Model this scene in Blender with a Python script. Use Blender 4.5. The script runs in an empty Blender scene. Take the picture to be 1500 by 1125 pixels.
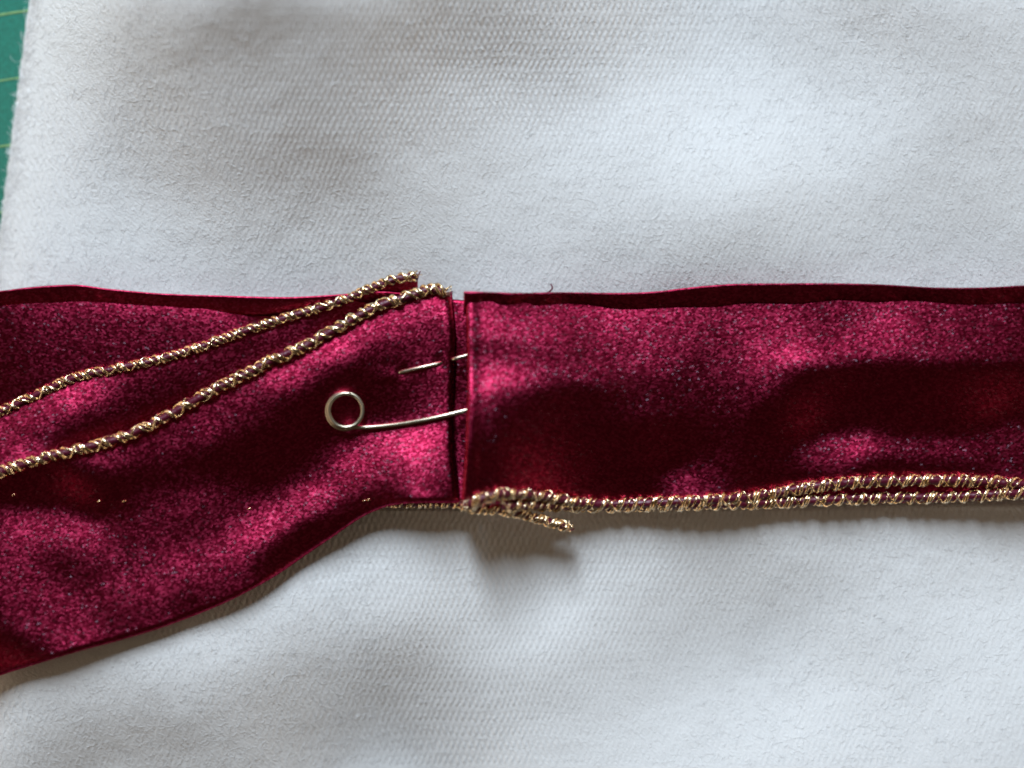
import bpy, math, random
import numpy as np
from mathutils import Vector

random.seed(7)
rng = np.random.RandomState(7)
scene = bpy.context.scene

# ------------------------------------------------------------------ units
# drawn in tenths of a millimetre ("px"): 96 px = 1 cm of the cutting mat grid
S = 0.000104                # metres per unit
CAM_H = 1950.0              # camera height in units
def W(px, py, z):
    """unit coordinates as read on the table photographed from above -> metres"""
    k = (CAM_H - z) / CAM_H
    return ((px - 750.0) * k * S, (562.5 - py) * k * S, z * S)

# ------------------------------------------------------------------ camera
cam_d = bpy.data.cameras.new("camera")
cam = bpy.data.objects.new("camera", cam_d)
scene.collection.objects.link(cam)
cam.location = (0, 0, CAM_H * S)
cam.rotation_euler = (0, 0, 0)
cam_d.sensor_width = 36.0
cam_d.lens = 36.0 * CAM_H / 1500.0
cam_d.clip_start = 0.002
cam_d.clip_end = 10.0
cam_d.dof.use_dof = True
cam_d.dof.focus_distance = (CAM_H - 45) * S
cam_d.dof.aperture_fstop = 3.6
scene.camera = cam

# ------------------------------------------------------------------ light
world = bpy.data.worlds.new("World")
scene.world = world
world.use_nodes = True
bg = world.node_tree.nodes["Background"]
bg.inputs[0].default_value = (1.0, 0.72, 0.48, 1)
bg.inputs[1].default_value = 0.052

def area(name, direction, dist, size, power, color, size_y=None):
    d = bpy.data.lights.new(name, 'AREA')
    d.energy = power
    d.color = color
    d.size = size
    if size_y:
        d.shape = 'RECTANGLE'; d.size_y = size_y
    o = bpy.data.objects.new(name, d)
    scene.collection.objects.link(o)
    v = Vector(direction).normalized()
    o.location = v * dist
    o.rotation_euler = v.to_track_quat('Z', 'Y').to_euler()
    return o
EL = math.radians(38)
area("window_light", (-0.20 * math.cos(EL), 0.98 * math.cos(EL), math.sin(EL)), 0.9, 0.20, 11.2, (0.765, 0.88, 1.0), 0.44)
area("room_fill_left", (-1.0, -0.1, 0.17), 1.2, 1.9, 4.6, (1.0, 0.76, 0.53), 0.35)  # added warm fill, stands in for light bounced off the room
area("room_fill_right", (1.0, -0.05, 0.17), 1.2, 1.9, 4.6, (1.0, 0.76, 0.53), 0.35)  # second added fill from the right, lifts the shadows

scene.view_settings.view_transform = 'Standard'
scene.view_settings.look = 'None'
scene.view_settings.exposure = 0.0
scene.view_settings.gamma = 1.0
scene.render.engine = 'CYCLES'
scene.render.resolution_x = 1024
scene.render.resolution_y = 768
scene.cycles.filter_width = 1.9

# ------------------------------------------------------------------ helpers
def link(me, name, parent=None):
    o = bpy.data.objects.new(name, me)
    scene.collection.objects.link(o)
    if parent is not None:
        o.parent = parent
    return o

def mesh_np(name, verts, quads, mat, uv=None, smooth=True, parent=None):
    me = bpy.data.meshes.new(name)
    verts = np.asarray(verts, dtype=np.float64).reshape(-1, 3)
    quads = np.asarray(quads, dtype=np.int32)
    n, k = quads.shape
    me.vertices.add(len(verts)); me.vertices.foreach_set("co", verts.ravel())
    me.loops.add(n * k); me.loops.foreach_set("vertex_index", quads.ravel())
    me.polygons.add(n)
    me.polygons.foreach_set("loop_start", np.arange(0, n * k, k, dtype=np.int32))
    me.polygons.foreach_set("loop_total", np.full(n, k, dtype=np.int32))
    if smooth:
        me.polygons.foreach_set("use_smooth", np.ones(n, dtype=bool))
    me.update(calc_edges=True)
    if uv is not None:
        l = me.uv_layers.new(name="UVMap")
        l.data.foreach_set("uv", np.asarray(uv)[quads.ravel()].astype(np.float32).ravel())
    me.validate()
    me.materials.append(mat)
    return link(me, name, parent)

def sheet(name, PX, PY, Z, U, V, thick, mat, parent=None):
    """closed thin sheet from a grid of points (rows x cols), top side given"""
    r, c = PX.shape
    def conv(PX, PY, Z):
        k = (CAM_H - Z) / CAM_H
        return np.stack([(PX - 750) * k * S, (562.5 - PY) * k * S, Z * S], -1).reshape(-1, 3)
    top = conv(PX, PY, Z)
    T = thick if np.isscalar(thick) else thick
    bot = conv(PX, PY, Z - T)
    idx = np.arange(r * c).reshape(r, c)
    a, b, d, e = idx[:-1, :-1].ravel(), idx[:-1, 1:].ravel(), idx[1:, 1:].ravel(), idx[1:, :-1].ravel()
    q = np.stack([a, e, d, b], -1)              # faces up (rows go down the page)
    off = r * c
    qb = np.stack([a, b, d, e], -1) + off
    ring = np.concatenate([idx[0, :], idx[1:, -1], idx[-1, -2::-1], idx[-2:0:-1, 0]])
    n2 = np.roll(ring, -1)
    rim = np.stack([ring, n2, n2 + off, ring + off], -1)
    uv = np.stack([U.ravel(), V.ravel()], -1)
    uv = np.concatenate([uv, uv], 0)
    return mesh_np(name, np.concatenate([top, bot]), np.concatenate([q, qb, rim]), mat, uv, True, parent)

def fitted(P, F):
    return [(p[0], p[1], f) for p, f in zip(P, F)]

def rbf(points, X, Y, sigma=45.0, floor=1e-4, default=0.3, sy=None):
    num = np.full(X.shape, default * floor); den = np.full(X.shape, floor)
    sy = sy or sigma
    for (x, y, b) in points:
        w = np.exp(-0.5 * (((X - x) / sigma) ** 2 + ((Y - y) / sy) ** 2))
        num += w * b; den += w
    return num / den

def solve_height(Sy, dy_, dx_, anchor, w_anchor, lam=0.5, iters=260, x0=None):
    """height field whose slope down the page is Sy, as level as possible across, held by weighted anchors"""
    def A(h):
        gy_ = (h[1:] - h[:-1]) / dy_; gx_ = (h[:, 1:] - h[:, :-1]) / dx_
        o = w_anchor * h
        gyw = gy_ / dy_; gxw = lam * gx_ / dx_
        o[1:] += gyw; o[:-1] -= gyw
        o[:, 1:] += gxw; o[:, :-1] -= gxw
        return o
    sm = 0.5 * (Sy[1:] + Sy[:-1]) / dy_
    b = w_anchor * anchor
    b[1:] += sm; b[:-1] -= sm
    h = anchor.copy() if x0 is None else x0.copy()
    r_ = b - A(h); p = r_.copy(); rs = (r_ * r_).sum()
    for _ in range(iters):
        Ap = A(p); al = rs / ((p * Ap).sum() + 1e-30)
        h += al * p; r_ -= al * Ap
        rn = (r_ * r_).sum()
        if rn < 1e-10: break
        p = r_ + (rn / rs) * p; rs = rn
    return h

def interp(x, pts):
    xs = [p[0] for p in pts]; ys = [p[1] for p in pts]
    return np.interp(x, xs, ys)

def smooth_curve(pts, n):
    """Catmull-Rom through pts (any dimension), n samples"""
    P = np.array(pts, float)
    P = np.vstack([2 * P[0] - P[1], P, 2 * P[-1] - P[-2]])
    m = len(P) - 3
    t = np.linspace(0, m - 1e-6, n)
    i = t.astype(int); f = (t - i)[:, None]
    p0, p1, p2, p3 = P[i], P[i + 1], P[i + 2], P[i + 3]
    return 0.5 * ((2 * p1) + (-p0 + p2) * f + (2 * p0 - 5 * p1 + 4 * p2 - p3) * f ** 2 + (-p0 + 3 * p1 - 3 * p2 + p3) * f ** 3)

def curve_y(pts):
    """smooth y(x) for pts sorted by x"""
    c = smooth_curve(pts, 40 * len(pts))
    return lambda x: np.interp(x, c[:, 0], c[:, 1])

def value_noise(X, Y, scale, seed):
    r = np.random.RandomState(seed)
    g = r.rand(256, 256)
    x = X / scale + 40; y = Y / scale + 40
    xi = np.floor(x).astype(int); yi = np.floor(y).astype(int)
    fx = x - xi; fy = y - yi
    fx = fx * fx * (3 - 2 * fx); fy = fy * fy * (3 - 2 * fy)
    g00 = g[yi % 256, xi % 256]; g01 = g[yi % 256, (xi + 1) % 256]
    g10 = g[(yi + 1) % 256, xi % 256]; g11 = g[(yi + 1) % 256, (xi + 1) % 256]
    return (g00 * (1 - fx) + g01 * fx) * (1 - fy) + (g10 * (1 - fx) + g11 * fx) * fy - 0.5

# ------------------------------------------------------------------ materials
def new_mat(name):
    m = bpy.data.materials.new(name)
    m.use_nodes = True
    nt = m.node_tree
    nt.nodes.clear()
    out = nt.nodes.new("ShaderNodeOutputMaterial")
    return m, nt, out
def N(nt, kind, **kw):
    n = nt.nodes.new(kind)
    for k, v in kw.items():
        setattr(n, k, v)
    return n
def math_node(nt, op, a, b=None, c=None):
    n = nt.nodes.new("ShaderNodeMath"); n.operation = op
    for i, v in enumerate((a, b, c)):
        if v is None: continue
        if isinstance(v, (int, float)): n.inputs[i].default_value = v
        else: nt.links.new(v, n.inputs[i])
    return n.outputs[0]

def satin_material():
    m, nt, out = new_mat("burgundy_satin")
    L = nt.links.new
    uv = N(nt, "ShaderNodeTexCoord")
    geo = N(nt, "ShaderNodeNewGeometry")
    def flakes(sx, sy, amp, rot):
        mp = N(nt, "ShaderNodeMapping"); L(uv.outputs["UV"], mp.inputs[0])
        mp.inputs["Scale"].default_value = (1 / sx, 1 / sy, 1)
        mp.inputs["Rotation"].default_value = (0, 0, rot)
        vo = N(nt, "ShaderNodeTexVoronoi"); vo.voronoi_dimensions = '2D'
        vo.inputs["Scale"].default_value = 1.0
        vo.inputs["Randomness"].default_value = 0.85
        L(mp.outputs[0], vo.inputs["Vector"])
        sub = N(nt, "ShaderNodeVectorMath", operation='SUBTRACT'); sub.inputs[1].default_value = (0.5, 0.5, 0.5)
        L(vo.outputs["Color"], sub.inputs[0])
        sc = N(nt, "ShaderNodeVectorMath", operation='SCALE'); sc.inputs["Scale"].default_value = amp
        L(sub.outputs[0], sc.inputs[0])
        ad = N(nt, "ShaderNodeVectorMath", operation='ADD')
        L(sc.outputs[0], ad.inputs[0]); L(geo.outputs["Normal"], ad.inputs[1])
        no = N(nt, "ShaderNodeVectorMath", operation='NORMALIZE'); L(ad.outputs[0], no.inputs[0])
        return no.outputs[0], vo
    n1, v1 = flakes(3.3, 2.2, 0.11, 0.12)
    n2, v2 = flakes(3.0, 2.3, 0.6, -0.3)
    dif = N(nt, "ShaderNodeBsdfDiffuse"); dif.inputs[0].default_value = (0.010, 0.0004, 0.0014, 1)
    g1 = N(nt, "ShaderNodeBsdfGlossy", distribution="BECKMANN"); g1.inputs["Roughness"].default_value = 0.46
    # slight change of thread colour from float to float
    cr = N(nt, "ShaderNodeValToRGB")
    sep = N(nt, "ShaderNodeSeparateColor"); L(v1.outputs["Color"], sep.inputs[0])
    cr.color_ramp.elements[0].color = (0.30, 0.007, 0.036, 1)
    cr.color_ramp.elements[1].color = (0.68, 0.048, 0.138, 1)
    e = cr.color_ramp.elements.new(0.55); e.color = (0.46, 0.017, 0.068, 1)
    L(sep.outputs[1], cr.inputs[0])
    L(cr.outputs[0], g1.inputs["Color"]); L(n1, g1.inputs["Normal"])
    g2 = N(nt, "ShaderNodeBsdfGlossy"); g2.inputs["Roughness"].default_value = 0.22
    g2.inputs["Color"].default_value = (0.50, 0.36, 0.46, 1); L(n2, g2.inputs["Normal"])
    mix1 = N(nt, "ShaderNodeMixShader"); mix1.inputs[0].default_value = 0.7
    L(dif.outputs[0], mix1.inputs[1]); L(g1.outputs[0], mix1.inputs[2])
    mix2 = N(nt, "ShaderNodeMixShader"); mix2.inputs[0].default_value = 0.011
    L(mix1.outputs[0], mix2.inputs[1]); L(g2.outputs[0], mix2.inputs[2])
    L(mix2.outputs[0], out.inputs[0])
    return m

def hem_material():
    m, nt, out = new_mat("burgundy_thread")
    b = N(nt, "ShaderNodeBsdfPrincipled")
    b.inputs["Base Color"].default_value = (0.11, 0.004, 0.022, 1)
    b.inputs["Roughness"].default_value = 0.38
    tc = N(nt, "ShaderNodeTexCoord")
    no = N(nt, "ShaderNodeTexNoise"); no.inputs["Scale"].default_value = 2500
    nt.links.new(tc.outputs["Object"], no.inputs["Vector"])
    bu = N(nt, "ShaderNodeBump"); bu.inputs["Strength"].default_value = 0.6; bu.inputs["Distance"].default_value = 0.0002
    nt.links.new(no.outputs[0], bu.inputs["Height"]); nt.links.new(bu.outputs[0], b.inputs["Normal"])
    nt.links.new(b.outputs[0], out.inputs[0])
    return m

def gold_material():
    m, nt, out = new_mat("gold_lurex")
    b = N(nt, "ShaderNodeBsdfPrincipled")
    b.inputs["Metallic"].default_value = 1.0
    b.inputs["Roughness"].default_value = 0.2
    tc = N(nt, "ShaderNodeTexCoord")
    no = N(nt, "ShaderNodeTexNoise"); no.inputs["Scale"].default_value = 1400; no.inputs["Detail"].default_value = 3
    nt.links.new(tc.outputs["Object"], no.inputs["Vector"])
    cr = N(nt, "ShaderNodeValToRGB")
    cr.color_ramp.elements[0].position = 0.35; cr.color_ramp.elements[0].color = (0.68, 0.46, 0.22, 1)
    cr.color_ramp.elements[1].position = 0.65; cr.color_ramp.elements[1].color = (1.0, 0.83, 0.60, 1)
    nt.links.new(no.outputs[0], cr.inputs[0]); nt.links.new(cr.outputs[0], b.inputs["Base Color"])
    bu = N(nt, "ShaderNodeBump"); bu.inputs["Strength"].default_value = 0.8; bu.inputs["Distance"].default_value = 0.00015
    nt.links.new(no.outputs[0], bu.inputs["Height"]); nt.links.new(bu.outputs[0], b.inputs["Normal"])
    nt.links.new(b.outputs[0], out.inputs[0])
    return m

def steel_material():
    m, nt, out = new_mat("brass_plated_wire")
    b = N(nt, "ShaderNodeBsdfPrincipled")
    b.inputs["Metallic"].default_value = 1.0
    b.inputs["Base Color"].default_value = (0.62, 0.56, 0.42, 1)
    b.inputs["Roughness"].default_value = 0.3
    tc = N(nt, "ShaderNodeTexCoord")
    no = N(nt, "ShaderNodeTexNoise"); no.inputs["Scale"].default_value = 1800
    nt.links.new(tc.outputs["Object"], no.inputs["Vector"])
    mr = N(nt, "ShaderNodeMapRange"); mr.inputs[3].default_value = 0.24; mr.inputs[4].default_value = 0.46
    nt.links.new(no.outputs[0], mr.inputs[0]); nt.links.new(mr.outputs[0], b.inputs["Roughness"])
    nt.links.new(b.outputs[0], out.inputs[0])
    return m

def cloth_material():
    m, nt, out = new_mat("white_brushed_knit")
    L = nt.links.new
    tc = N(nt, "ShaderNodeTexCoord")
    uv = tc.outputs["UV"]            # in units (tenths of mm)
    # a little drift so that the rows are not ruler straight
    wob = N(nt, "ShaderNodeTexNoise"); wob.inputs["Scale"].default_value = 0.012; wob.inputs["Detail"].default_value = 2
    L(uv, wob.inputs["Vector"])
    ws = N(nt, "ShaderNodeVectorMath", operation='SUBTRACT'); ws.inputs[1].default_value = (0.5, 0.5, 0.5); L(wob.outputs["Color"], ws.inputs[0])
    wm = N(nt, "ShaderNodeVectorMath", operation='SCALE'); wm.inputs["Scale"].default_value = 14.0; L(ws.outputs[0], wm.inputs[0])
    wa = N(nt, "ShaderNodeVectorMath", operation='ADD'); L(uv, wa.inputs[0]); L(wm.outputs[0], wa.inputs[1])
    fine = N(nt, "ShaderNodeTexNoise"); fine.inputs["Scale"].default_value = 0.10; fine.inputs["Detail"].default_value = 2; L(uv, fine.inputs["Vector"])
    fs = N(nt, "ShaderNodeVectorMath", operation='SUBTRACT'); fs.inputs[1].default_value = (0.5, 0.5, 0.5); L(fine.outputs["Color"], fs.inputs[0])
    fm = N(nt, "ShaderNodeVectorMath", operation='SCALE'); fm.inputs["Scale"].default_value = 2.5; L(fs.outputs[0], fm.inputs[0])
    fa = N(nt, "ShaderNodeVectorMath", operation='ADD'); L(wa.outputs[0], fa.inputs[0]); L(fm.outputs[0], fa.inputs[1])
    sp = N(nt, "ShaderNodeSeparateXYZ"); L(fa.outputs[0], sp.inputs[0])
    x, y = sp.outputs[0], sp.outputs[1]
    # wales 9 units wide, courses 11 units high, loops as little arches
    cx = math_node(nt, 'SUBTRACT', math_node(nt, 'FRACT', math_node(nt, 'MULTIPLY', x, 1 / 9.0)), 0.5)
    ax = math_node(nt, 'ABSOLUTE', cx)
    row = math_node(nt, 'ADD', math_node(nt, 'MULTIPLY', y, 1 / 10.6), math_node(nt, 'MULTIPLY', ax, 0.9))
    ry = math_node(nt, 'COSINE', math_node(nt, 'MULTIPLY', row, 2 * math.pi))
    rx = math_node(nt, 'COSINE', math_node(nt, 'MULTIPLY', cx, 2 * math.pi))
    dots = math_node(nt, 'MULTIPLY', math_node(nt, 'COSINE', math_node(nt, 'MULTIPLY', x, 2 * math.pi / 9.0)), math_node(nt, 'COSINE', math_node(nt, 'MULTIPLY', y, 2 * math.pi / 21.2)))
    cx2 = math_node(nt, 'ADD', math_node(nt, 'MULTIPLY', rx, 0.5), 0.5)
    cy2 = math_node(nt, 'ADD', math_node(nt, 'MULTIPLY', math_node(nt, 'COSINE', math_node(nt, 'MULTIPLY', y, 2 * math.pi / 10.4)), 0.5), 0.5)
    knit = math_node(nt, 'ADD', math_node(nt, 'MULTIPLY', math_node(nt, 'MULTIPLY', cx2, cy2), 0.5), math_node(nt, 'ADD', math_node(nt, 'MULTIPLY', cx2, 0.25), math_node(nt, 'MULTIPLY', dots, 1.0)))
    # brushed nap: fibres combed diagonally
    def nap(rot, sx, sy, detail):
        mp = N(nt, "ShaderNodeMapping"); mp.vector_type = 'TEXTURE'
        mp.inputs["Rotation"].default_value = (0, 0, rot)
        mp.inputs["Scale"].default_value = (sx, sy, 1)
        L(uv, mp.inputs[0])
        n = N(nt, "ShaderNodeTexNoise"); n.inputs["Scale"].default_value = 1.0; n.inputs["Detail"].default_value = detail
        n.inputs["Roughness"].default_value = 0.6
        L(mp.outputs[0], n.inputs["Vector"])
        return n.outputs[0]
    fuzz = nap(0.6, 2.6, 2.6, 2)
    nap1 = nap(math.radians(48), 17, 4.2, 3)
    nap2 = nap(math.radians(35), 6, 3.6, 4)
    big = nap(0.0, 60, 45, 3)
    # where the nap is worn flat the loops show, elsewhere the nap hides them
    msk = N(nt, "ShaderNodeTexNoise"); msk.inputs["Scale"].default_value = 0.0045; msk.inputs["Detail"].default_value = 3; L(uv, msk.inputs["Vector"])
    at = N(nt, "ShaderNodeAttribute"); at.attribute_name = "worn"
    mk = N(nt, "ShaderNodeMapRange"); mk.inputs[1].default_value = 0.35; mk.inputs[2].default_value = 0.65
    mk.inputs[3].default_value = 0.1; mk.inputs[4].default_value = 0.5; L(msk.outputs[0], mk.inputs[0])
    kn = math_node(nt, 'MAXIMUM', mk.outputs[0], at.outputs["Fac"])
    inv = math_node(nt, 'SUBTRACT', 1.2, kn)
    h = math_node(nt, 'MULTIPLY', knit, kn)
    h = math_node(nt, 'ADD', h, math_node(nt, 'MULTIPLY', math_node(nt, 'MULTIPLY', nap1, inv), 1.3))
    h = math_node(nt, 'ADD', h, math_node(nt, 'MULTIPLY', math_node(nt, 'MULTIPLY', nap2, inv), 1.5))
    h = math_node(nt, 'ADD', h, math_node(nt, 'MULTIPLY', fuzz, 1.5))
    h = math_node(nt, 'ADD', h, math_node(nt, 'MULTIPLY', math_node(nt, 'MULTIPLY', big, inv), 2.5))
    bu = N(nt, "ShaderNodeBump"); bu.inputs["Strength"].default_value = 0.6; bu.inputs["Distance"].default_value = 0.0001
    L(h, bu.inputs["Height"])
    b = N(nt, "ShaderNodeBsdfPrincipled")
    b.inputs["Base Color"].default_value = (0.80, 0.80, 0.79, 1)
    b.inputs["Roughness"].default_value = 0.9
    b.inputs["Specular IOR Level"].default_value = 0.2
    b.inputs["Sheen Weight"].default_value = 0.25
    b.inputs["Sheen Roughness"].default_value = 0.5
    L(bu.outputs[0], b.inputs["Normal"])
    L(b.outputs[0], out.inputs[0])
    return m

def simple_material(name, col, rough, bump_scale=800, bump=0.2):
    m, nt, out = new_mat(name)
    b = N(nt, "ShaderNodeBsdfPrincipled")
    b.inputs["Roughness"].default_value = rough
    tc = N(nt, "ShaderNodeTexCoord")
    no = N(nt, "ShaderNodeTexNoise"); no.inputs["Scale"].default_value = bump_scale; no.inputs["Detail"].default_value = 4
    nt.links.new(tc.outputs["Object"], no.inputs["Vector"])
    cr = N(nt, "ShaderNodeValToRGB")
    cr.color_ramp.elements[0].position = 0.3; cr.color_ramp.elements[0].color = tuple(c * 0.8 for c in col) + (1,)
    cr.color_ramp.elements[1].position = 0.7; cr.color_ramp.elements[1].color = tuple(min(1, c * 1.2) for c in col) + (1,)
    nt.links.new(no.outputs[0], cr.inputs[0]); nt.links.new(cr.outputs[0], b.inputs["Base Color"])
    bu = N(nt, "ShaderNodeBump"); bu.inputs["Strength"].default_value = bump; bu.inputs["Distance"].default_value = 0.0002
    nt.links.new(no.outputs[0], bu.inputs["Height"]); nt.links.new(bu.outputs[0], b.inputs["Normal"])
    nt.links.new(b.outputs[0], out.inputs[0])
    return m

M_SATIN = satin_material()
M_THREAD = hem_material()
M_GOLD = gold_material()
M_WIRE = steel_material()
M_CLOTH = cloth_material()
M_MAT = simple_material("green_mat_vinyl", (0.009, 0.16, 0.11), 0.5, 1500, 0.5)
M_LINE = simple_material("mat_line_print", (0.30, 0.50, 0.18), 0.6, 1500, 0.3)
M_TABLE = simple_material("table_wood", (0.22, 0.13, 0.07), 0.45, 60, 0.1)
M_LINT = simple_material("lint_fibre", (0.82, 0.82, 0.82), 0.9, 1500, 0.1)

def thing(name, label, cat, group=None, loc=(0, 0, 0)):
    o = bpy.data.objects.new(name, None)
    scene.collection.objects.link(o)
    o.empty_display_size = 0.01
    o["label"] = label; o["category"] = cat
    if group: o["group"] = group
    return o

# ------------------------------------------------------------------ table and cutting mat
MZ = -38.0         # height of the mat surface: the cloth lies over it in soft folds
def box(name, x0, x1, y0, y1, z0, z1, mat, parent=None):
    v = [(x0, y0, z0), (x1, y0, z0), (x1, y1, z0), (x0, y1, z0), (x0, y0, z1), (x1, y0, z1), (x1, y1, z1), (x0, y1, z1)]
    q = [(0, 3, 2, 1), (4, 5, 6, 7), (0, 1, 5, 4), (1, 2, 6, 5), (2, 3, 7, 6), (3, 0, 4, 7)]
    return mesh_np(name, v, q, mat, smooth=False, parent=parent)
table = box("tabletop", -0.6, 0.6, -0.45, 0.45, MZ * S - 0.028, MZ * S - 0.0025, M_TABLE)
table["kind"] = "structure"

cmat = thing("cutting_mat", "green self-healing cutting mat with pale yellow grid lines under the white cloth", "cutting mat")
box("mat_sheet", -0.225, 0.225, -0.15, 0.15, MZ * S - 0.0024, MZ * S, M_MAT, cmat)
# printed lines: a bit above the vinyl
def mat_line(p0, p1, w, name="grid_line"):
    a = Vector((*W(*p0, MZ)[:2], 0)); b = Vector((*W(*p1, MZ)[:2], 0))
    d = (b - a).normalized(); n = Vector((-d.y, d.x, 0)) * w * S * 0.5
    z0, z1 = MZ * S, MZ * S + 0.00003
    v = [a - n, b - n, b + n, a + n]
    vv = [(p.x, p.y, z0 + 0.00001) for p in v] + [(p.x, p.y, z1) for p in v]
    q = [(0, 3, 2, 1), (4, 5, 6, 7), (0, 1, 5, 4), (1, 2, 6, 5), (2, 3, 7, 6), (3, 0, 4, 7)]
    o = mesh_np(name, vv, q, M_LINE, smooth=False, parent=cmat)
    return o
for k in range(-7, 13):
    y = 22 + k * 96.5
    mat_line((-420, y + 62), (60, y - 9), 3.2 if k % 2 == 0 else 2.4)
for k in range(4):
    x = -60 - k * 96.5
    mat_line((x - 40, -700), (x + 120, 1200), 2.6)

# ------------------------------------------------------------------ cloth
CZ = 26.0          # cloth surface height under the ribbons
cloth_pts = [
 (60, 20, .50), (150, 40, .44), (60, 150, .50), (150, 150, .43), (30, 260, .55), (100, 260, .47), (60, 360, .60), (150, 350, .62), (250, 340, .56),
 (300, 30, .36), (400, 100, .34), (350, 200, .36), (250, 240, .39), (450, 260, .34), (400, 350, .44), (480, 380, .46), (330, 390, .50),
 (550, 50, .34), (650, 60, .36), (600, 200, .45), (700, 140, .52), (760, 40, .40), (850, 60, .50), (800, 200, .66), (700, 300, .58), (600, 350, .48), (760, 370, .56),
 (950, 50, .60), (1000, 160, .78), (1100, 180, .80), (900, 250, .70), (1050, 260, .78), (1000, 350, .56), (900, 385, .50),
 (1200, 60, .62), (1300, 60, .56), (1250, 170, .72), (1200, 300, .62), (1350, 200, .60), (1450, 100, .58), (1450, 230, .58), (1350, 320, .54), (1450, 370, .54), (1200, 390, .50), (1100, 330, .56),
 (600, 800, .0), (570, 830, .15), (650, 835, .15), (700, 790, .3), (720, 840, .3), (780, 850, .45), (900, 790, .50), (1100, 800, .5), (1300, 800, .55), (1450, 780, .55),  # lowest ones tilt the cloth away from the window, imitating the ribbon's shade
 (560, 850, .60), (500, 900, .55), (400, 900, .58), (300, 940, .55), (200, 980, .50), (100, 1030, .42), (50, 1100, .34), (200, 1080, .34), (350, 1060, .38), (500, 1040, .34), (450, 980, .40),
 (600, 960, .36), (620, 1060, .36), (700, 980, .52), (750, 1080, .56), (800, 880, .60), (850, 980, .56), (900, 1080, .66), (900, 860, .58),
 (1000, 880, .52), (1050, 960, .58), (1050, 1060, .72), (1150, 860, .48), (1200, 940, .62), (1200, 1060, .76), (1300, 860, .62), (1350, 980, .68), (1350, 1080, .72), (1450, 860, .66), (1450, 1000, .72), (1480, 1100, .68), (100, -80, 0.45), (300, -80, 0.42), (550, -80, 0.42), (800, -80, 0.48), (1100, -80, 0.6), (1400, -80, 0.58), (200, 1200, 0.42), (500, 1200, 0.45), (800, 1200, 0.55), (1200, 1200, 0.62), (1450, 1200, 0.6)]

NX, NY = 420, 320
gx = np.linspace(-140, 1640, NX); gy = np.linspace(-130, 1260, NY)
GX, GY = np.meshgrid(gx, gy)
cloth_fit = [-0.5, -0.5, -0.5, -0.5, -0.5, -0.5, -0.5, -0.268, -0.279, -0.257, -0.097, -0.157, -0.5, -0.236, -0.163, -0.031, -0.198, 0.082, 0.061, 0.092, 0.312, 0.212, 0.214, 0.378, 0.344, 0.051, 0.379, 0.554, 0.726, 0.707, 0.4, 0.995, 0.534, 0.277, 0.489, 0.132, 0.566, 0.614, 0.149, 0.412, 0.414, 0.142, 0.378, 0.43, 0.414, 0.0, 0.15, 0.15, 0.3, 0.3, 0.45, 0.5, 0.5, 0.55, 0.55, 0.6, 0.149, 0.702, 0.772, 0.436, 0.067, -0.5, 0.102, 0.447, 0.214, 0.145, -0.398, -0.133, 0.519, 0.592, 1.165, 0.442, 0.645, 0.491, 0.405, 0.504, 0.706, 0.252, 0.594, 0.729, 0.715, 0.625, 0.697, 0.879, 0.849, 0.755, 0.427, 0.399, 0.399, 0.456, 0.57, 0.551, 0.399, 0.427, 0.522, 0.589, 0.57]
SL = (rbf([(p[0], p[1], f) for p, f in zip(cloth_pts, cloth_fit)], GX, GY, 64, 1e-6, 0.5) - 0.50) * 2.2
dy = gy[1] - gy[0]
anch = np.where(GX < 320, -4.0 + 12.0 * np.clip(GX / 320, 0, 1), 8.0); wan = 1.0e-5 * (1 + 14 * np.exp(-(np.clip(GX + 20, 0, 9999) / 170.0) ** 2))
band = (GY > 442) & (GY < 742)
anch += 12 * np.exp(-((GX - 120) / 260.0) ** 2 - ((GY - 960) / 120.0) ** 2)
outside = np.maximum.reduce([np.clip(GX - 1520, 0, 999), np.clip(-20 - GY, 0, 999), np.clip(GY - 1145, 0, 999)])
wan = wan * (1 + outside * 0.04)
anch[band] = 0.0; wan[band] = 0.01
SLc = np.where(band, 0, SL)
CH = solve_height(SLc, dy, gx[1] - gx[0], anch, wan, 0.35, 900)
fr = (GX > 0) & (GX < 1500) & (GY > 0) & (GY < 1125)
print('CH', CH.min(), CH.max(), CH[fr].min(), CH[fr].max())
CH += 1.6 * value_noise(GX, GY, 55, 3) + 0.6 * value_noise(GX, GY, 24, 4) + 0.35 * value_noise(GX, GY, 12, 5)
soft = np.clip(np.minimum(np.abs(GY - 430), np.abs(GY - 745)) / 40.0, 0, 1)
inside = (GY > 442) & (GY < 745)
CH = np.where(inside, CH * 0.3 - 12 * np.clip(np.minimum(GY - 442, 745 - GY) / 25.0, 0, 1), CH)
CLOTH_Z = CZ + CH
CLOTH_Z = MZ + 9 + 6 * np.log1p(np.exp(np.clip((CLOTH_Z - MZ - 9) / 6, -50, 50)))
print("cloth height range", CLOTH_Z.min(), CLOTH_Z.max())

def cloth_z(px, py):
    i = np.clip((np.asarray(py) - gy[0]) / dy, 0, NY - 1.001); j = np.clip((np.asarray(px) - gx[0]) / (gx[1] - gx[0]), 0, NX - 1.001)
    a = i.astype(int); b = j.astype(int); fi = i - a; fj = j - b
    return (CLOTH_Z[a, b] * (1 - fi) * (1 - fj) + CLOTH_Z[a + 1, b] * fi * (1 - fj) + CLOTH_Z[a, b + 1] * (1 - fi) * fj + CLOTH_Z[a + 1, b + 1] * fi * fj)

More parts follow.
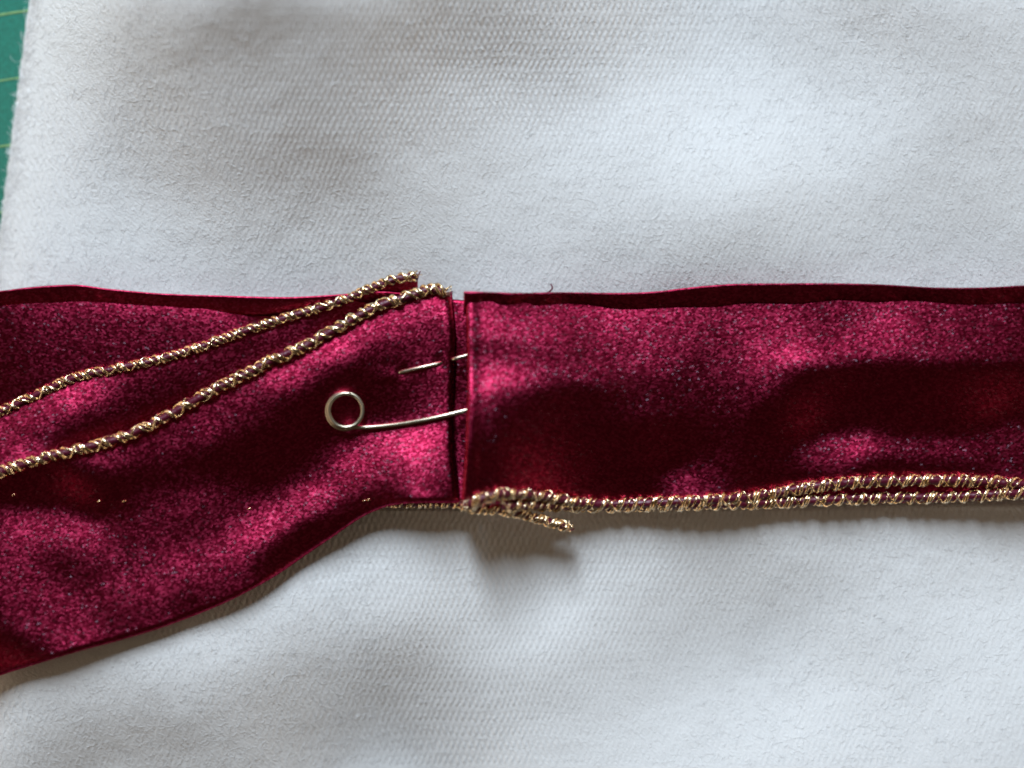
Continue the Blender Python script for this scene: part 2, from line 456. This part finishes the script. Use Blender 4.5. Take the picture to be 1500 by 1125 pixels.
# cut left edge of the cloth runs from (42,0) to (0,330)
edge_x = 43 - (GY) * 0.128
frac = (GX - gx[0]) / (gx[-1] - gx[0])
PXc = edge_x + value_noise(GX * 0, GY, 9, 8) * 2.2 + frac * (gx[-1] - edge_x)
Zc = cloth_z(PXc, GY)
dist = PXc - edge_x
def edge_fall(d, z):
    return np.where(d < 160, MZ + 5 + (z - MZ - 5) * (1 - (1 - np.clip(d / 160, 0, 1)) ** 2.2), z)
Zc = edge_fall(dist, Zc)
Zc = np.where(dist < 7, Zc - 0.0 - 6 * (1 - np.clip(dist / 7, 0, 1)) ** 2 * 0.4, Zc)
thickc = np.minimum(6.0, Zc - MZ - 0.6)
thickc = np.maximum(thickc, 0.5)
cloth = thing("white_cloth", "white brushed knit fabric spread over the green mat beneath the burgundy ribbon", "fabric")
co = sheet("knit_fabric", PXc, GY, Zc, PXc, GY, thickc, M_CLOTH, cloth)
worn = rbf([(650, 60, 1), (520, 120, 1), (800, 60, 1), (900, 20, .9), (450, 200, .8), (1000, 0, .7), (400, 60, .6), (200, 100, 0), (100, 200, 0), (300, 350, 0), (700, 300, .1), (1000, 200, .4), (1200, 200, .3),
            (1300, 60, .3), (600, 350, .0), (850, 790, 1), (950, 820, 1), (750, 820, .8), (1100, 800, .5), (1000, 950, .2), (300, 1000, 0), (1300, 1000, .3), (600, 850, .8), (1400, 350, .1)], PXc, GY, 90, 1e-5, .2)
a = co.data.attributes.new("worn", 'FLOAT', 'POINT')
a.data.foreach_set("value", np.concatenate([worn.ravel(), worn.ravel()]).astype(np.float32))

# brushed nap: short fibres standing on the knit
def nap_fibres(n, seed):
    R_ = np.random.RandomState(seed)
    x = R_.uniform(-20, 1520, n); y = R_.uniform(-20, 1145, n)
    ne = 1200                                        # more of them along the raw left edge
    y[:ne] = R_.uniform(-20, 430, ne); x[:ne] = 43 - y[:ne] * 0.128 + R_.exponential(5, ne)
    keep = ((y < 445) | (y > 735)) & (x > 43 - y * 0.128)
    dens = 1 - 0.75 * rbf([(650, 60, 1), (520, 120, 1), (800, 60, .8), (450, 200, .8), (850, 800, 1), (200, 100, 0), (300, 350, 0), (1000, 200, .2), (300, 1000, 0), (1300, 1000, .2), (1300, 60, .2)], x, y, 90, 1e-5, .2)
    keep &= R_.rand(n) < dens
    x = x[keep]; y = y[keep]; n = len(x)
    left_edge = np.arange(n) < 0
    th = np.radians(R_.normal(48, 40, n)); L = R_.gamma(3.0, 2.2, n) + 3
    dx = np.cos(th) * L; dy_ = -np.sin(th) * L
    bend = R_.normal(0, 0.35, n)
    lift = R_.uniform(0.2, 1.1, n)
    rows = []
    for t in (0.0, 0.35, 0.7, 1.0):
        ox = dx * t - dy_ * bend * t * (1 - t) * 2; oy = dy_ * t + dx * bend * t * (1 - t) * 2
        px = x + ox; py = y + oy
        z = cloth_z(np.maximum(px, 43 - py * 0.128 + 1), py)
        d = px - (43 - py * 0.128)
        z = edge_fall(d, z)
        rows.append((px, py, z + 0.2 + lift * math.sin(math.pi * min(t, 0.9)) * 0.9))
    w = R_.uniform(0.16, 0.32, n)
    nxn = -dy_ / L; nyn = dx / L
    V = []
    for (px, py, z) in rows:
        V.append(np.stack([px - nxn * w, py - nyn * w, z], -1)); V.append(np.stack([px + nxn * w, py + nyn * w, z], -1))
    V = np.stack(V, 1)                               # n x 8 x 3
    base = (np.arange(n) * 8)[:, None]
    q = np.concatenate([base + np.array([[0, 1, 3, 2]]), base + np.array([[2, 3, 5, 4]]), base + np.array([[4, 5, 7, 6]])], 0)
    P = V.reshape(-1, 3); k = (CAM_H - P[:, 2]) / CAM_H
    Wd = np.stack([(P[:, 0] - 750) * k * S, (562.5 - P[:, 1]) * k * S, P[:, 2] * S], -1)
    o = mesh_np("nap_fibres", Wd, q, M_LINT, None, True, cloth)
    o["kind"] = "stuff"
nap_fibres(32000, 77)

# ------------------------------------------------------------------ thread / tube builder
def frames(P):
    T = np.gradient(P, axis=0); T /= np.linalg.norm(T, axis=1)[:, None] + 1e-12
    up = np.array([0, 0, 1.0])
    Bn = np.cross(T, up); nb = np.linalg.norm(Bn, axis=1)
    Bn = np.where(nb[:, None] > 1e-4, Bn / (nb[:, None] + 1e-12), np.array([1.0, 0, 0]))
    Nn = np.cross(Bn, T)
    return T, Bn, Nn

def tube_data(P, R, seg=8, flat=1.0, base=0):
    """P in unit space (x right, y down page, z up)"""
    n = len(P)
    R = np.full(n, R) if np.isscalar(R) else R
    T, Bn, Nn = frames(P)
    th = np.linspace(0, 2 * np.pi, seg, endpoint=False)
    ring = P[:, None, :] + R[:, None, None] * (np.cos(th)[None, :, None] * Bn[:, None, :] + flat * np.sin(th)[None, :, None] * Nn[:, None, :])
    V = ring.reshape(-1, 3)
    idx = np.arange(n * seg).reshape(n, seg)
    a = idx[:-1]; b = np.roll(idx, -1, 1)[:-1]; c = np.roll(idx, -1, 1)[1:]; d = idx[1:]
    q = np.stack([a.ravel(), d.ravel(), c.ravel(), b.ravel()], -1)
    # caps
    V = np.vstack([V, P[0], P[-1]])
    c0, c1 = len(V) - 2, len(V) - 1
    i0 = idx[0]; i1 = idx[-1]
    capa = np.stack([i0, np.roll(i0, -1), np.full(seg, c0), np.full(seg, c0)], -1)[:, :3]
    capb = np.stack([np.roll(i1, -1), i1, np.full(seg, c1)], -1)
    return V, q, capa, capb

def to_world(V):
    k = (CAM_H - V[:, 2]) / CAM_H
    return np.stack([(V[:, 0] - 750) * k * S, (562.5 - V[:, 1]) * k * S, V[:, 2] * S], -1)

def tube(name, P, R, mat, parent, seg=8, flat=1.0):
    V, q, ca, cb = tube_data(np.asarray(P, float), R, seg, flat)
    W_ = to_world(V)
    me = bpy.data.meshes.new(name)
    faces = [tuple(f) for f in q.tolist()] + [tuple(f) for f in ca.tolist()] + [tuple(f) for f in cb.tolist()]
    me.from_pydata(W_.tolist(), [], faces)
    me.polygons.foreach_set("use_smooth", np.ones(len(faces), dtype=bool))
    me.update()
    me.materials.append(mat)
    return link(me, name, parent)

def resample(P, step):
    d = np.r_[0, np.cumsum(np.linalg.norm(np.diff(P, axis=0), axis=1))]
    n = max(4, int(d[-1] / step))
    t = np.linspace(0, d[-1], n)
    return np.stack([np.interp(t, d, P[:, i]) for i in range(3)], -1), t

def cord(path, r, pitch, parent, nbundle=2, ply=3, pr=1.7, phase=0.0, hand=1, wob=1.0, seed=0, core_r=0.82, follow=None, rope=False):
    """gold threads wrapped round a burgundy rolled edge"""
    R_ = np.random.RandomState(seed)
    P = smooth_curve(path, 60 * len(path))
    if follow is not None:
        for i in range(0, len(P)): P[i, 2] = max(P[i, 2], follow(P[i, 0], P[i, 1]) + r * 0.7)
        kz = np.ones(41) / 41; P[:, 2] = np.convolve(np.pad(P[:, 2], 20, mode='edge'), kz, mode='valid')
    P, t = resample(P, 2.2)
    c = tube("corded_edge", P[::3], r * core_r, M_THREAD, parent, 10)
    T, Bn, Nn = frames(P)
    wn = np.interp(t, np.linspace(0, t[-1], max(4, int(t[-1] / 18))), R_.rand(max(4, int(t[-1] / 18)))) - 0.5
    wn2 = np.interp(t, np.linspace(0, t[-1], max(4, int(t[-1] / 12))), R_.rand(max(4, int(t[-1] / 12)))) - 0.5
    def wn_(step):
        m = max(4, int(t[-1] / step)); return np.interp(t, np.linspace(0, t[-1], m), R_.rand(m)) - 0.5
    # (hand, start angle, radius factor, thread radius)
    if rope:
        strands = [(1, 0.0, 1.0, pr), (1, 1.75 * pr / r, 1.04, pr * 0.85), (1, math.pi * 1.05, 1.0, pr * 0.45), (-1, 0.6, 1.1, pr * 0.5)]
    else:
        strands = [(1, 0.0, 1.0, pr), (1, 2.2 * pr / r, 1.05, pr * 0.8), (1, math.pi, 1.0, pr * 0.9), (-1, 0.6, 1.12, pr * 0.7)]
    for (hd, a0, rf, pk) in strands:
        wk = wn_(12); w2 = wn_(22)
        ang = hand * hd * (2 * np.pi * t / (pitch * (1.0 if hd > 0 else 1.31)) + phase) + a0 + wob * (w2 * 1.3 + wk * 0.5)
        rr = r * rf * (1 + 0.25 * wob * wn_(15)) + pk * 0.2
        Q = P + rr[:, None] * (np.cos(ang)[:, None] * Bn + 0.8 * np.sin(ang)[:, None] * Nn)
        tube("gold_thread", Q, pk * (1 + 0.5 * wk), M_GOLD, c, 8, 0.75)

# ------------------------------------------------------------------ satin sheets
def edge_round(d, re, drop):
    q = np.clip(d / re, 0, 1)
    return drop * (1 - np.sqrt(np.clip(1 - (1 - q) ** 2, 0, 1)))

def satin_sheet(name, parent, xl, xr, yt, yb, zt, zb, pts, nx, ny, sigma=34, sy=26, gain=0.52, bias=-0.20, detrend=0.8, anchor_w=3e-5, lam=0.4, zmin=34, zmax=None, wend=0.3,
                uvdir=0.0, thick=2.5, rounds=(5, 5, 5, 5), noise=1.0, seed=1, extra=None, shear=None):
    """xl, xr: functions of v (0..1) or numbers; yt, yb functions of x; zt, zb functions of x"""
    vv = np.linspace(0, 1, ny)[:, None]; uu = np.linspace(0, 1, nx)[None, :]
    XL = xl(vv) if callable(xl) else xl
    XR = xr(vv) if callable(xr) else xr
    PX = XL + (XR - XL) * uu + 0 * vv
    PX0 = PX[ny // 2]
    YT = yt(PX); YB = yb(PX)
    PY = YT + (YB - YT) * vv
    slope = bias + gain * rbf(pts, PX, PY, sigma, 1e-5, 0.2, sy)
    ZT = zt(PX); ZB = zb(PX)
    base = ZT * (1 - vv) + ZB * vv
    hgt = float(np.mean(YB - YT)); wid = float(np.mean(XR) - np.mean(XL))
    wa_ = np.full(PX.shape, anchor_w); wa_[0] = 0.3; wa_[-1] = wend(PX[-1]) if callable(wend) else wend
    Z = solve_height(slope, (YB - YT)[:1] * 0 + np.maximum(YB - YT, 8)[:1] / (ny - 1), wid / (nx - 1), base, wa_, lam, 500)
    Z = np.where(Z < zmin + 6, zmin + 6 * np.exp((Z - zmin - 6) / 6), Z)
    if zmax is not None:
        zm = zmax(PX, PY); Z = np.where(Z > zm - 6, zm - 6 * np.exp(-(Z - zm + 6) / 6), Z)
    if extra is not None: Z = Z + extra(PX, PY)
    Z = Z + noise * (0.6 * value_noise(PX, PY, 45, seed) + 0.15 * value_noise(PX, PY * 1.3, 15, seed + 1))
    l, r_, t_, b_ = rounds
    dL = PX - XL; dR = XR - PX; dT = PY - YT; dB = YB - PY
    for d, re in ((dL, l), (dR, r_), (dT, t_), (dB, b_)):
        if re > 0: Z = Z - edge_round(d, re, re * 0.8)
    cu, su = math.cos(uvdir), math.sin(uvdir)
    U = PX * cu + PY * su; V = -PX * su + PY * cu
    return sheet(name, PX, PY, Z, U, V, thick, M_SATIN, parent), (PX, PY, Z)

def sampler(grid):
    PX, PY, Z = grid
    def f(x, y):
        i = np.argmin((PX - x) ** 2 + (PY - y) ** 2)
        return float(Z.ravel()[i])
    return f

CST = lambda c: (lambda x: np.full_like(np.asarray(x, float), float(c)))

# ---- left ribbon, lower ply lying on the cloth, with its hem
left = thing("satin_ribbon", "twisted burgundy satin ribbon on the left, crossed diagonally by two gold cord edges", "ribbon", "burgundy satin ribbon ends joined by the safety pin")
l1_top = curve_y([(-160, 438), (-60, 432), (0, 427), (50, 421), (110, 418), (160, 424), (240, 431), (330, 434), (420, 436), (500, 432), (560, 428), (640, 436), (690, 440), (760, 440)])
l1_bot = curve_y([(-160, 735), (300, 735), (560, 733), (680, 737), (760, 738)])
l1_pts = [(60, 455, .5), (150, 465, .62), (110, 490, .66), (20, 470, .15), (20, 520, .15), (100, 530, .38), (200, 500, .45), (250, 475, .55), (330, 475, .62), (280, 520, .35), (60, 570, .22),
          (180, 540, .3), (400, 460, .5), (-40, 480, .2), (-40, 560, .2), (200, 650, .2), (500, 600, .2), (670, 460, .5), (672, 500, -.2), (672, 540, -.1), (672, 600, -.1), (672, 690, -.1)]
l1_fit = [1.0, 1.0, 1.0, -0.2, -0.054, 1.0, 1.0, 1.0, 1.0, -0.2, -0.2, -0.2, -0.174, 0.2, 0.2, 0.283, 1.0, 0.301, -0.2, -0.2, -0.2, -0.2]
o, g_l1 = satin_sheet("ribbon_band", left, -150, 735, l1_top, l1_bot, lambda x: 40 + 10 * np.exp(-((x - 675) / 50.0) ** 2), lambda x: 36 + 32 * np.exp(-((x - 675) / 50.0) ** 2), fitted(l1_pts, l1_fit), 300, 110, seed=11, zmax=lambda X, Y: 46 + 40 * np.exp(-((X - 675) / 60.0) ** 2), gain=.52, bias=-.14, rounds=(0, 0, 3, 3))

def hem_strip(parent, x0, x1, top, width, z_hi, z_lo, seed, nx=320, pucker=0.0):
    ny = 16
    vv = np.linspace(0, 1, ny)[:, None]
    PX = np.linspace(x0, x1, nx)[None, :] + 0 * vv
    w = width(PX) * (1 + 0.08 * value_noise(PX, PX * 0, 30, seed))
    PY = top(PX) - 1.0 + w * vv
    Z = z_hi(PX) - (z_hi(PX) - z_lo(PX)) * vv ** 1.2
    Z = Z - edge_round(vv * w + 0 * PX, 1.5, 1.5) - edge_round((1 - vv) * w + 0 * PX, 3, 3.0)
    Z = Z + 0.7 * value_noise(PX, PY * 2, 14, seed + 1) + pucker * 3.0 * np.sin(PX * 0.11 + vv * 3) * np.exp(-((PX - 740) / 50.0) ** 2) * np.sin(np.pi * vv)
    return sheet("folded_hem", PX, PY, Z, PX, PY, 2.0, M_SATIN, parent)
hem_strip(left, -150, 640, l1_top, lambda x: 25 + 3 * np.sin(x * 0.02), CST(55), CST(41), 31)

# lower gold edge of that ply, showing by the pin flap
cord([(470, 738, 33), (560, 737, 38), (610, 738, 46), (660, 738, 68), (700, 740, 68)], 5.5, 19, left, 2, 2, 2.1, seed=5, hand=-1)

# ---- middle ply between the two diagonal cords
cA = [(-150, 655), (-60, 628), (0, 603), (60, 575), (110, 553), (170, 540), (230, 527), (300, 506), (370, 481), (430, 462), (490, 444), (540, 424), (575, 410), (608, 404)]
cB = [(-150, 712), (-60, 704), (0, 691), (60, 672), (120, 657), (180, 640), (240, 612), (300, 578), (350, 553), (400, 527), (450, 505), (500, 477), (550, 450), (600, 434), (630, 424), (655, 428)]
yA = curve_y(cA); yB = curve_y(cB)
l2_pts = [(-60, 650, .5), (20, 610, .7), (60, 595, 1.0), (110, 580, 1.0), (140, 585, .6), (30, 650, .6), (10, 670, .6), (80, 640, .2), (140, 620, .05), (200, 590, .08), (260, 560, .12), (330, 530, .2), (400, 495, .25),
          (450, 480, .2), (520, 450, .15), (580, 425, .2), (150, 650, .0), (250, 600, .0)]
l2_fit = [0.5, 1.0, 1.0, 1.0, 0.031, 0.798, 0.876, -0.134, -0.2, -0.158, 0.105, 0.146, 0.175, 0.257, -0.2, -0.2, -0.2, -0.2]
zA = lambda x: 50 - 0.004 * np.clip(608 - x, 0, 800)
zB = lambda x: 58 + 0.032 * np.clip(650 - x, 0, 850)
l2_bot = lambda x: yB(x) + 14
o, g_l2 = satin_sheet("ribbon_fold", left, -150, 612, yA, l2_bot, zA, lambda x: zB(x) - 6, fitted(l2_pts, l2_fit), 260, 50, seed=21, gain=.62, bias=-.18, uvdir=-0.35, wend=0.002, zmax=lambda X, Y: zB(X) - 1, rounds=(0, 3, 2, 0), detrend=1.0)

# ---- front ply, puffed up towards the lower left
l3_bot = curve_y([(-150, 1052), (-60, 1015), (0, 990), (60, 971), (120, 953), (180, 937), (250, 915), (330, 883), (400, 846), (450, 812), (490, 785), (530, 758), (568, 742), (610, 737), (672, 737), (700, 737)])
l3_pts = [(340, 600, 0.3), (420, 553, 0.75), (460, 525, 0.8), (500, 503, 1.0), (530, 490, 0.7), (565, 475, 0.7), (610, 455, 0.8), (648, 445, 0.7), (600, 500, 0.1), (560, 530, 0.1), (540, 500, 0.4), (640, 500, 0.0), (640, 540, 0.05), (500, 560, 0.0), (440, 600, 0.0), (400, 650, 0.0), (470, 640, 0), (370, 610, 0.15), (280, 625, 0.3), (230, 650, 0.3), (160, 680, 0.3), (60, 720, 0.02), (140, 725, 0.05), (250, 700, 0.15), (330, 680, 0.1), (330, 730, 0.2), (400, 700, 0.02), (630, 580, 0.35), (600, 590, 0.1), (560, 600, 0.0), (610, 635, 1.0), (560, 650, 1.0), (645, 640, 0.85), (510, 680, 0.85), (640, 690, 0.45), (600, 690, 0.6), (560, 712, 0.3), (530, 640, 0.3), (460, 690, 0.2), (470, 715, 0.75), (430, 735, 0.62), (395, 758, 0.8), (365, 775, 0.8), (350, 805, 0.6), (300, 780, 0.27), (490, 740, 0.3), (500, 765, 0.0), (450, 800, 0.02), (420, 820, 0.05), (250, 735, 0.4), (200, 745, 0.27), (50, 762, 0.56), (20, 800, 0.47), (100, 765, 0.55), (150, 795, 0.43), (240, 820, 0.48), (300, 840, 0.39), (100, 830, 0.15), (40, 850, 0.39), (100, 900, 0.39), (200, 860, 0.39), (380, 835, 0.15), (50, 940, 0.23), (20, 970, 0.09), (200, 915, 0.2), (300, 880, 0.16), (560, 738, 0.0), (610, 722, 0.1), (650, 720, 0.1), (665, 560, 0), (665, 640, 0.1), (-80, 800, 0.31), (-80, 900, 0.23), (-80, 740, 0.2)]
l3_fit = [0.763, 0.633, 0.493, 0.869, 0.641, 0.265, -0.151, 0.248, -0.2, -0.087, -0.2, -0.2, -0.2, -0.2, -0.053, -0.029, -0.022, 0.281, 0.92, 1.0, 0.945, -0.057, -0.2, 0.702, 0.414, 0.763, -0.031, -0.097, -0.2, -0.2, 0.68, 0.972, -0.2, 1.0, -0.2, 0.331, 0.934, 0.188, -0.168, 1.0, 0.466, 0.584, 1.0, 0.991, 0.626, 0.825, -0.2, -0.2, -0.2, 1.0, 1.0, 1.0, 0.998, 1.0, 0.913, 1.0, 0.738, 0.666, 1.0, 0.882, 0.979, 0.597, 1.0, -0.2, 0.726, 0.524, -0.2, -0.2, -0.2, -0.2, -0.2, 0.4, 0.3, 0.2]
zBot = lambda x: 44 + 56 * np.exp(-((x - 625) / 90.0) ** 2) + 0.03 * np.clip(575 - x, 0, 800)
def pin_pucker(X, Y):
    e = np.zeros_like(X)
    for (x, y, a, sx_, sy_) in ((588, 547, -1.8, 6, 7), (645, 532, -1.8, 6, 7), (663, 527, -1.5, 5, 7), (574, 550, 1.2, 12, 7), (654, 530, 1.0, 6, 6)):
        e += a * np.exp(-0.5 * (((X - x) / sx_) ** 2 + ((Y - y) / sy_) ** 2))
    return e
o, g_l3 = satin_sheet("ribbon_front", left, -150, lambda v: 662 + 10 * v + 4 * np.sin(v * 7), yB, l3_bot, zB, zBot, fitted(l3_pts, l3_fit), 330, 190, seed=41, gain=.58, bias=-.16, uvdir=-0.3, extra=pin_pucker, wend=lambda x: 0.002 + 0.04 * np.exp(-((x - 620) / 70.0) ** 2), zmin=40, rounds=(0, 13, 3, 9), detrend=.9, sigma=27, sy=21)
z3 = sampler(g_l3)

cord([(x, y, float(zA(np.array(x))) + 2) for x, y in cA], 5.8, 29, left, 2, 3, 2.3, seed=9, hand=1, wob=1.6)
cord([(x, y, float(zB(np.array(x))) + 5) for x, y in cB], 6.8, 34, left, 2, 3, 2.5, seed=10, hand=1, wob=1.6)

# little glints of gold where the edge thread pokes through the front ply
for (x, y) in ((20, 725), (145, 734), (182, 734), (365, 745), (534, 733), (540, 732)):
    z = z3(x, y) + 0.8
    P = smooth_curve([(x - 2.6, y + 1.2, z - 1.5), (x, y, z + 0.7), (x + 2.6, y - 0.8, z - 1.5)], 9)
    tube("gold_stitch", P, 1.15, M_GOLD, left, 6)

# ---- right ribbon
right = thing("satin_ribbon", "flat burgundy satin ribbon on the right with twisted gold edging along its bottom", "ribbon", "burgundy satin ribbon ends joined by the safety pin")
r_top = curve_y([(676, 428), (700, 428), (760, 430), (820, 429), (900, 430), (960, 428), (1010, 422), (1070, 417), (1150, 416), (1230, 416), (1300, 418), (1370, 422), (1440, 422), (1500, 419), (1560, 418), (1660, 420)])
r_bot = curve_y([(670, 737), (720, 738), (790, 740), (860, 741), (950, 741), (1050, 740), (1150, 738), (1250, 737), (1350, 736), (1430, 733), (1500, 727), (1560, 726), (1660, 726)])
r_pts = [(700, 470, .9), (694, 540, .9), (700, 590, .6), (690, 640, .25), (690, 690, .15), (700, 722, .3),
 (740, 468, .6), (800, 472, .68), (860, 480, .6), (930, 470, 1.05), (970, 462, .8), (1020, 485, .95), (1080, 480, .8), (1150, 480, .6), (1250, 480, .52), (1350, 480, .5), (1480, 480, .5),
 (740, 520, .42), (800, 530, .42), (900, 530, .55), (1000, 532, .65), (1100, 530, .65), (1200, 512, .6), (1300, 503, .6), (1400, 512, .5), (1490, 508, .5),
 (740, 600, .08), (850, 600, .08), (950, 580, .2), (1045, 590, .6), (1060, 620, .6), (1075, 650, .6), (1070, 690, .5), (1130, 565, .3), (1200, 570, .0), (1300, 560, 0), (1400, 565, 0), (1490, 570, 0), (1240, 600, 0), (1160, 610, 0),
 (740, 670, 0), (850, 680, 0), (950, 660, .02), (1000, 640, .1), (1130, 640, .05), (1140, 690, .0), (1190, 685, .6), (1215, 668, .8), (1265, 650, .7), (1350, 660, .6), (1430, 652, .65), (1490, 645, .65), (1300, 625, .05), (1400, 620, .05),
 (1000, 712, .5), (920, 718, .15), (1060, 715, .5), (1180, 700, .4), (1300, 690, .2), (1400, 688, .3), (1490, 690, .35), (1600, 480, .6), (1600, 570, 0), (1600, 670, .4)]
r_fit = [1.0, 1.0, 1.0, 0.518, -0.015, -0.2, -0.2, 1.0, 1.0, 1.0, 1.0, 1.0, 1.0, 0.859, 0.525, 1.0, 1.0, -0.2, 0.544, 1.0, 1.0, 1.0, 0.958, 0.603, 1.0, 1.0, -0.115, 0.117, 0.745, 1.0, 1.0, 1.0, 1.0, 0.714, -0.2, -0.05, -0.2, -0.2, -0.077, -0.2, -0.2, -0.155, -0.026, 0.471, -0.06, -0.2, 1.0, 1.0, 1.0, 1.0, 1.0, 1.0, -0.075, -0.053, 1.0, -0.148, 1.0, -0.2, -0.2, 0.224, 1.0, 0.6, 0, 0.4]
def r_extra(X, Y):
    # folded end bulges a little; whole end rides over the pin
    e = 16 * np.exp(-((X - 700) / 120.0) ** 2) * np.exp(-((Y - 560) / 150.0) ** 2)
    return e + 2.5 * np.exp(-((X - 690) / 10.0) ** 2)
zRt = lambda x: 48 + 34 * np.exp(-((x - 680) / 130.0) ** 2)
zRb = lambda x: 40 + 72 * np.exp(-((x - 700) / 115.0) ** 2)
o, g_r = satin_sheet("ribbon_band", right, lambda v: 681 + 3.5 * np.sin(v * 3.1) - 7 * v ** 3, 1650, r_top, r_bot, zRt, zRb, fitted(r_pts, r_fit), 420, 120, seed=51, gain=.56, bias=-.16, wend=lambda x: 0.004 + 0.2 * np.exp(-((x - 700) / 90.0) ** 2), rounds=(6, 0, 3, 6), detrend=.9, extra=r_extra, sigma=30, sy=20, thick=3)
zr = sampler(g_r)
# turned-under ply of the folded end
o, _ = satin_sheet("fold_under", right, lambda v: 686 + 0 * v, 900, lambda x: r_top(x) + 6, lambda x: r_bot(x) - 4, lambda x: zRt(x) - 9 + 0 * x, lambda x: zRb(x) - 9 + 0 * x, [(750, 500, .35)], 80, 40, gain=.0, bias=0.0, seed=61, rounds=(3, 0, 0, 0), detrend=1.0, noise=.4, thick=2)
hem_strip(right, 679, 1650, r_top, lambda x: 29 + 3 * np.sin(x * 0.013) + 2 * np.sin(x * 0.05), lambda x: zRt(x) + 19, lambda x: zRt(x) + 2, 71, 400, pucker=1.0)

# gold edge: along the flap, then two rows to the right
cord([(682, 742, 55), (700, 733, 62), (730, 724, 66), (770, 724, 66), (810, 729, 60), (850, 737, 54), (900, 739, 50), (960, 737, 47), (1030, 733, 45), (1090, 729, 44), (1140, 722, 46), (1200, 712, 48), (1260, 706, 48), (1330, 704, 48), (1400, 704, 48), (1450, 706, 48), (1500, 710, 48), (1570, 712, 48), (1650, 711, 48)],
     7.6, 25, right, 2, 3, 2.6, seed=14, hand=-1, wob=1.5, follow=zr, rope=True)
cord([(676, 741, 82), (700, 745, 86), (740, 748, 84), (775, 756, 78), (800, 763, 72), (822, 769, 68), (830, 772, 66)], 6.2, 24, right, 2, 3, 2.7, seed=15, hand=-1, wob=1.5)
cord([(735, 742, 54), (780, 740, 52), (840, 742, 44), (900, 742, 41), (960, 741, 40), (1040, 739, 40), (1120, 737, 40), (1200, 733, 40), (1280, 730, 40), (1350, 729, 40), (1400, 728, 40), (1440, 726, 40), (1490, 723, 40), (1560, 724, 40), (1650, 724, 40)],
     7.2, 26, right, 2, 3, 2.5, seed=16, hand=-1, wob=1.2, follow=zr, rope=True)

# stray burgundy threads at the hem and at the cord tip
def stray(pts, r, parent):
    tube("loose_thread", smooth_curve(pts, 24), r, M_THREAD, parent, 6)
stray([(800, 430, 60), (805, 427, 62), (809, 422, 62), (807, 416, 60)], 1.3, right)
stray([(700, 440, 80), (725, 437, 80), (750, 432, 79), (775, 431, 76), (806, 430, 66)], 1.8, right)
stray([(752, 452, 72), (756, 460, 70), (755, 470, 69)], 1.3, right)
stray([(640, 425, 58), (652, 430, 56), (660, 438, 52)], 1.5, left)
stray([(820, 765, 44), (830, 769, 46), (829, 778, 40)], 1.2, right)
stray([(606, 400, 50), (612, 404, 50), (610, 412, 49)], 1.4, left)

# frayed ends of the gold edging
R9 = np.random.RandomState(5)
for (ex, ey, ez, ang0, par, nn) in ((606, 404, 54, -0.3, left, 9), (654, 428, 62, 0.35, left, 10), (829, 771, 66, 0.5, right, 14), (684, 744, 82, 2.6, right, 6)):
    for k in range(nn):
        a = ang0 + R9.normal(0, 0.8); L = R9.uniform(4, 11); b = R9.normal(0, 0.5)
        p0 = np.array([ex + R9.normal(0, 2), ey + R9.normal(0, 2.5), ez + R9.uniform(-3, 3)])
        p1 = p0 + L * 0.5 * np.array([math.cos(a), math.sin(a), 0.2]); p2 = p0 + L * np.array([math.cos(a + b), math.sin(a + b), -0.3])
        tube("frayed_thread", smooth_curve([p0, p1, p2], 10), R9.uniform(0.6, 1.2), M_GOLD if R9.rand() < 0.6 else M_THREAD, par, 5)

# ------------------------------------------------------------------ safety pin
pin = thing("safety_pin", "small brass coloured safety pin with round coil joining the two burgundy ribbon ends", "safety pin")
cx, cy, cr_ = 506.5, 600.5, 25.5
zc = z3(500, 600) + 6
coil = []
n = 110
for i in range(n):
    t = i / (n - 1)
    a = math.radians(-75 - 360 * 1.62 * t)       # page angle, ends at bottom heading right
    coil.append((cx - 1.5 * t + (cr_ - 1.5 + 3 * t) * math.cos(a), cy + 1.5 * t + (cr_ - 1.5 + 3 * t) * math.sin(a), zc + 7.5 * (1 - t)))
# start angle -75 (top), turning towards left side, ends ~ 62+ ... at the bottom
a_end = math.radians(-75 - 360 * 1.62)
tube("coil", np.array(coil), 3.1, M_WIRE, pin, 12)
arm0 = np.array(smooth_curve([coil[-6], coil[-1], (540, 626, z3(540, 626) + 6), (580, 622, z3(580, 622) + 5), (620, 615.5, z3(620, 615) + 5), (655, 608, z3(650, 608) + 5), (690, 599, z3(650, 608) + 2), (740, 585, z3(650, 608) - 6)], 90))
print('arm', z3(650, 608), z3(655, 528))
tube("back_arm", arm0, 3.3, M_WIRE, pin, 12)
arm1 = smooth_curve([(560, 551, z3(560, 551) - 7), (582, 546.5, z3(584, 546) - 3), (592, 544, z3(592, 544) + 1.5), (615, 538.5, z3(615, 538) + 3.5), (640, 533, z3(640, 533) + 1.5), (650, 530.5, z3(648, 530) - 4), (660, 527.5, z3(655, 528) - 7), (668, 525, z3(655, 528) + 1), (690, 519, z3(655, 528)), (740, 508, z3(655, 528) - 6)], 100)
tube("needle_arm", arm1, 2.6, M_WIRE, pin, 10)
print('pin z', zc, 'flap z', zr(700, 560), zr(700, 600))
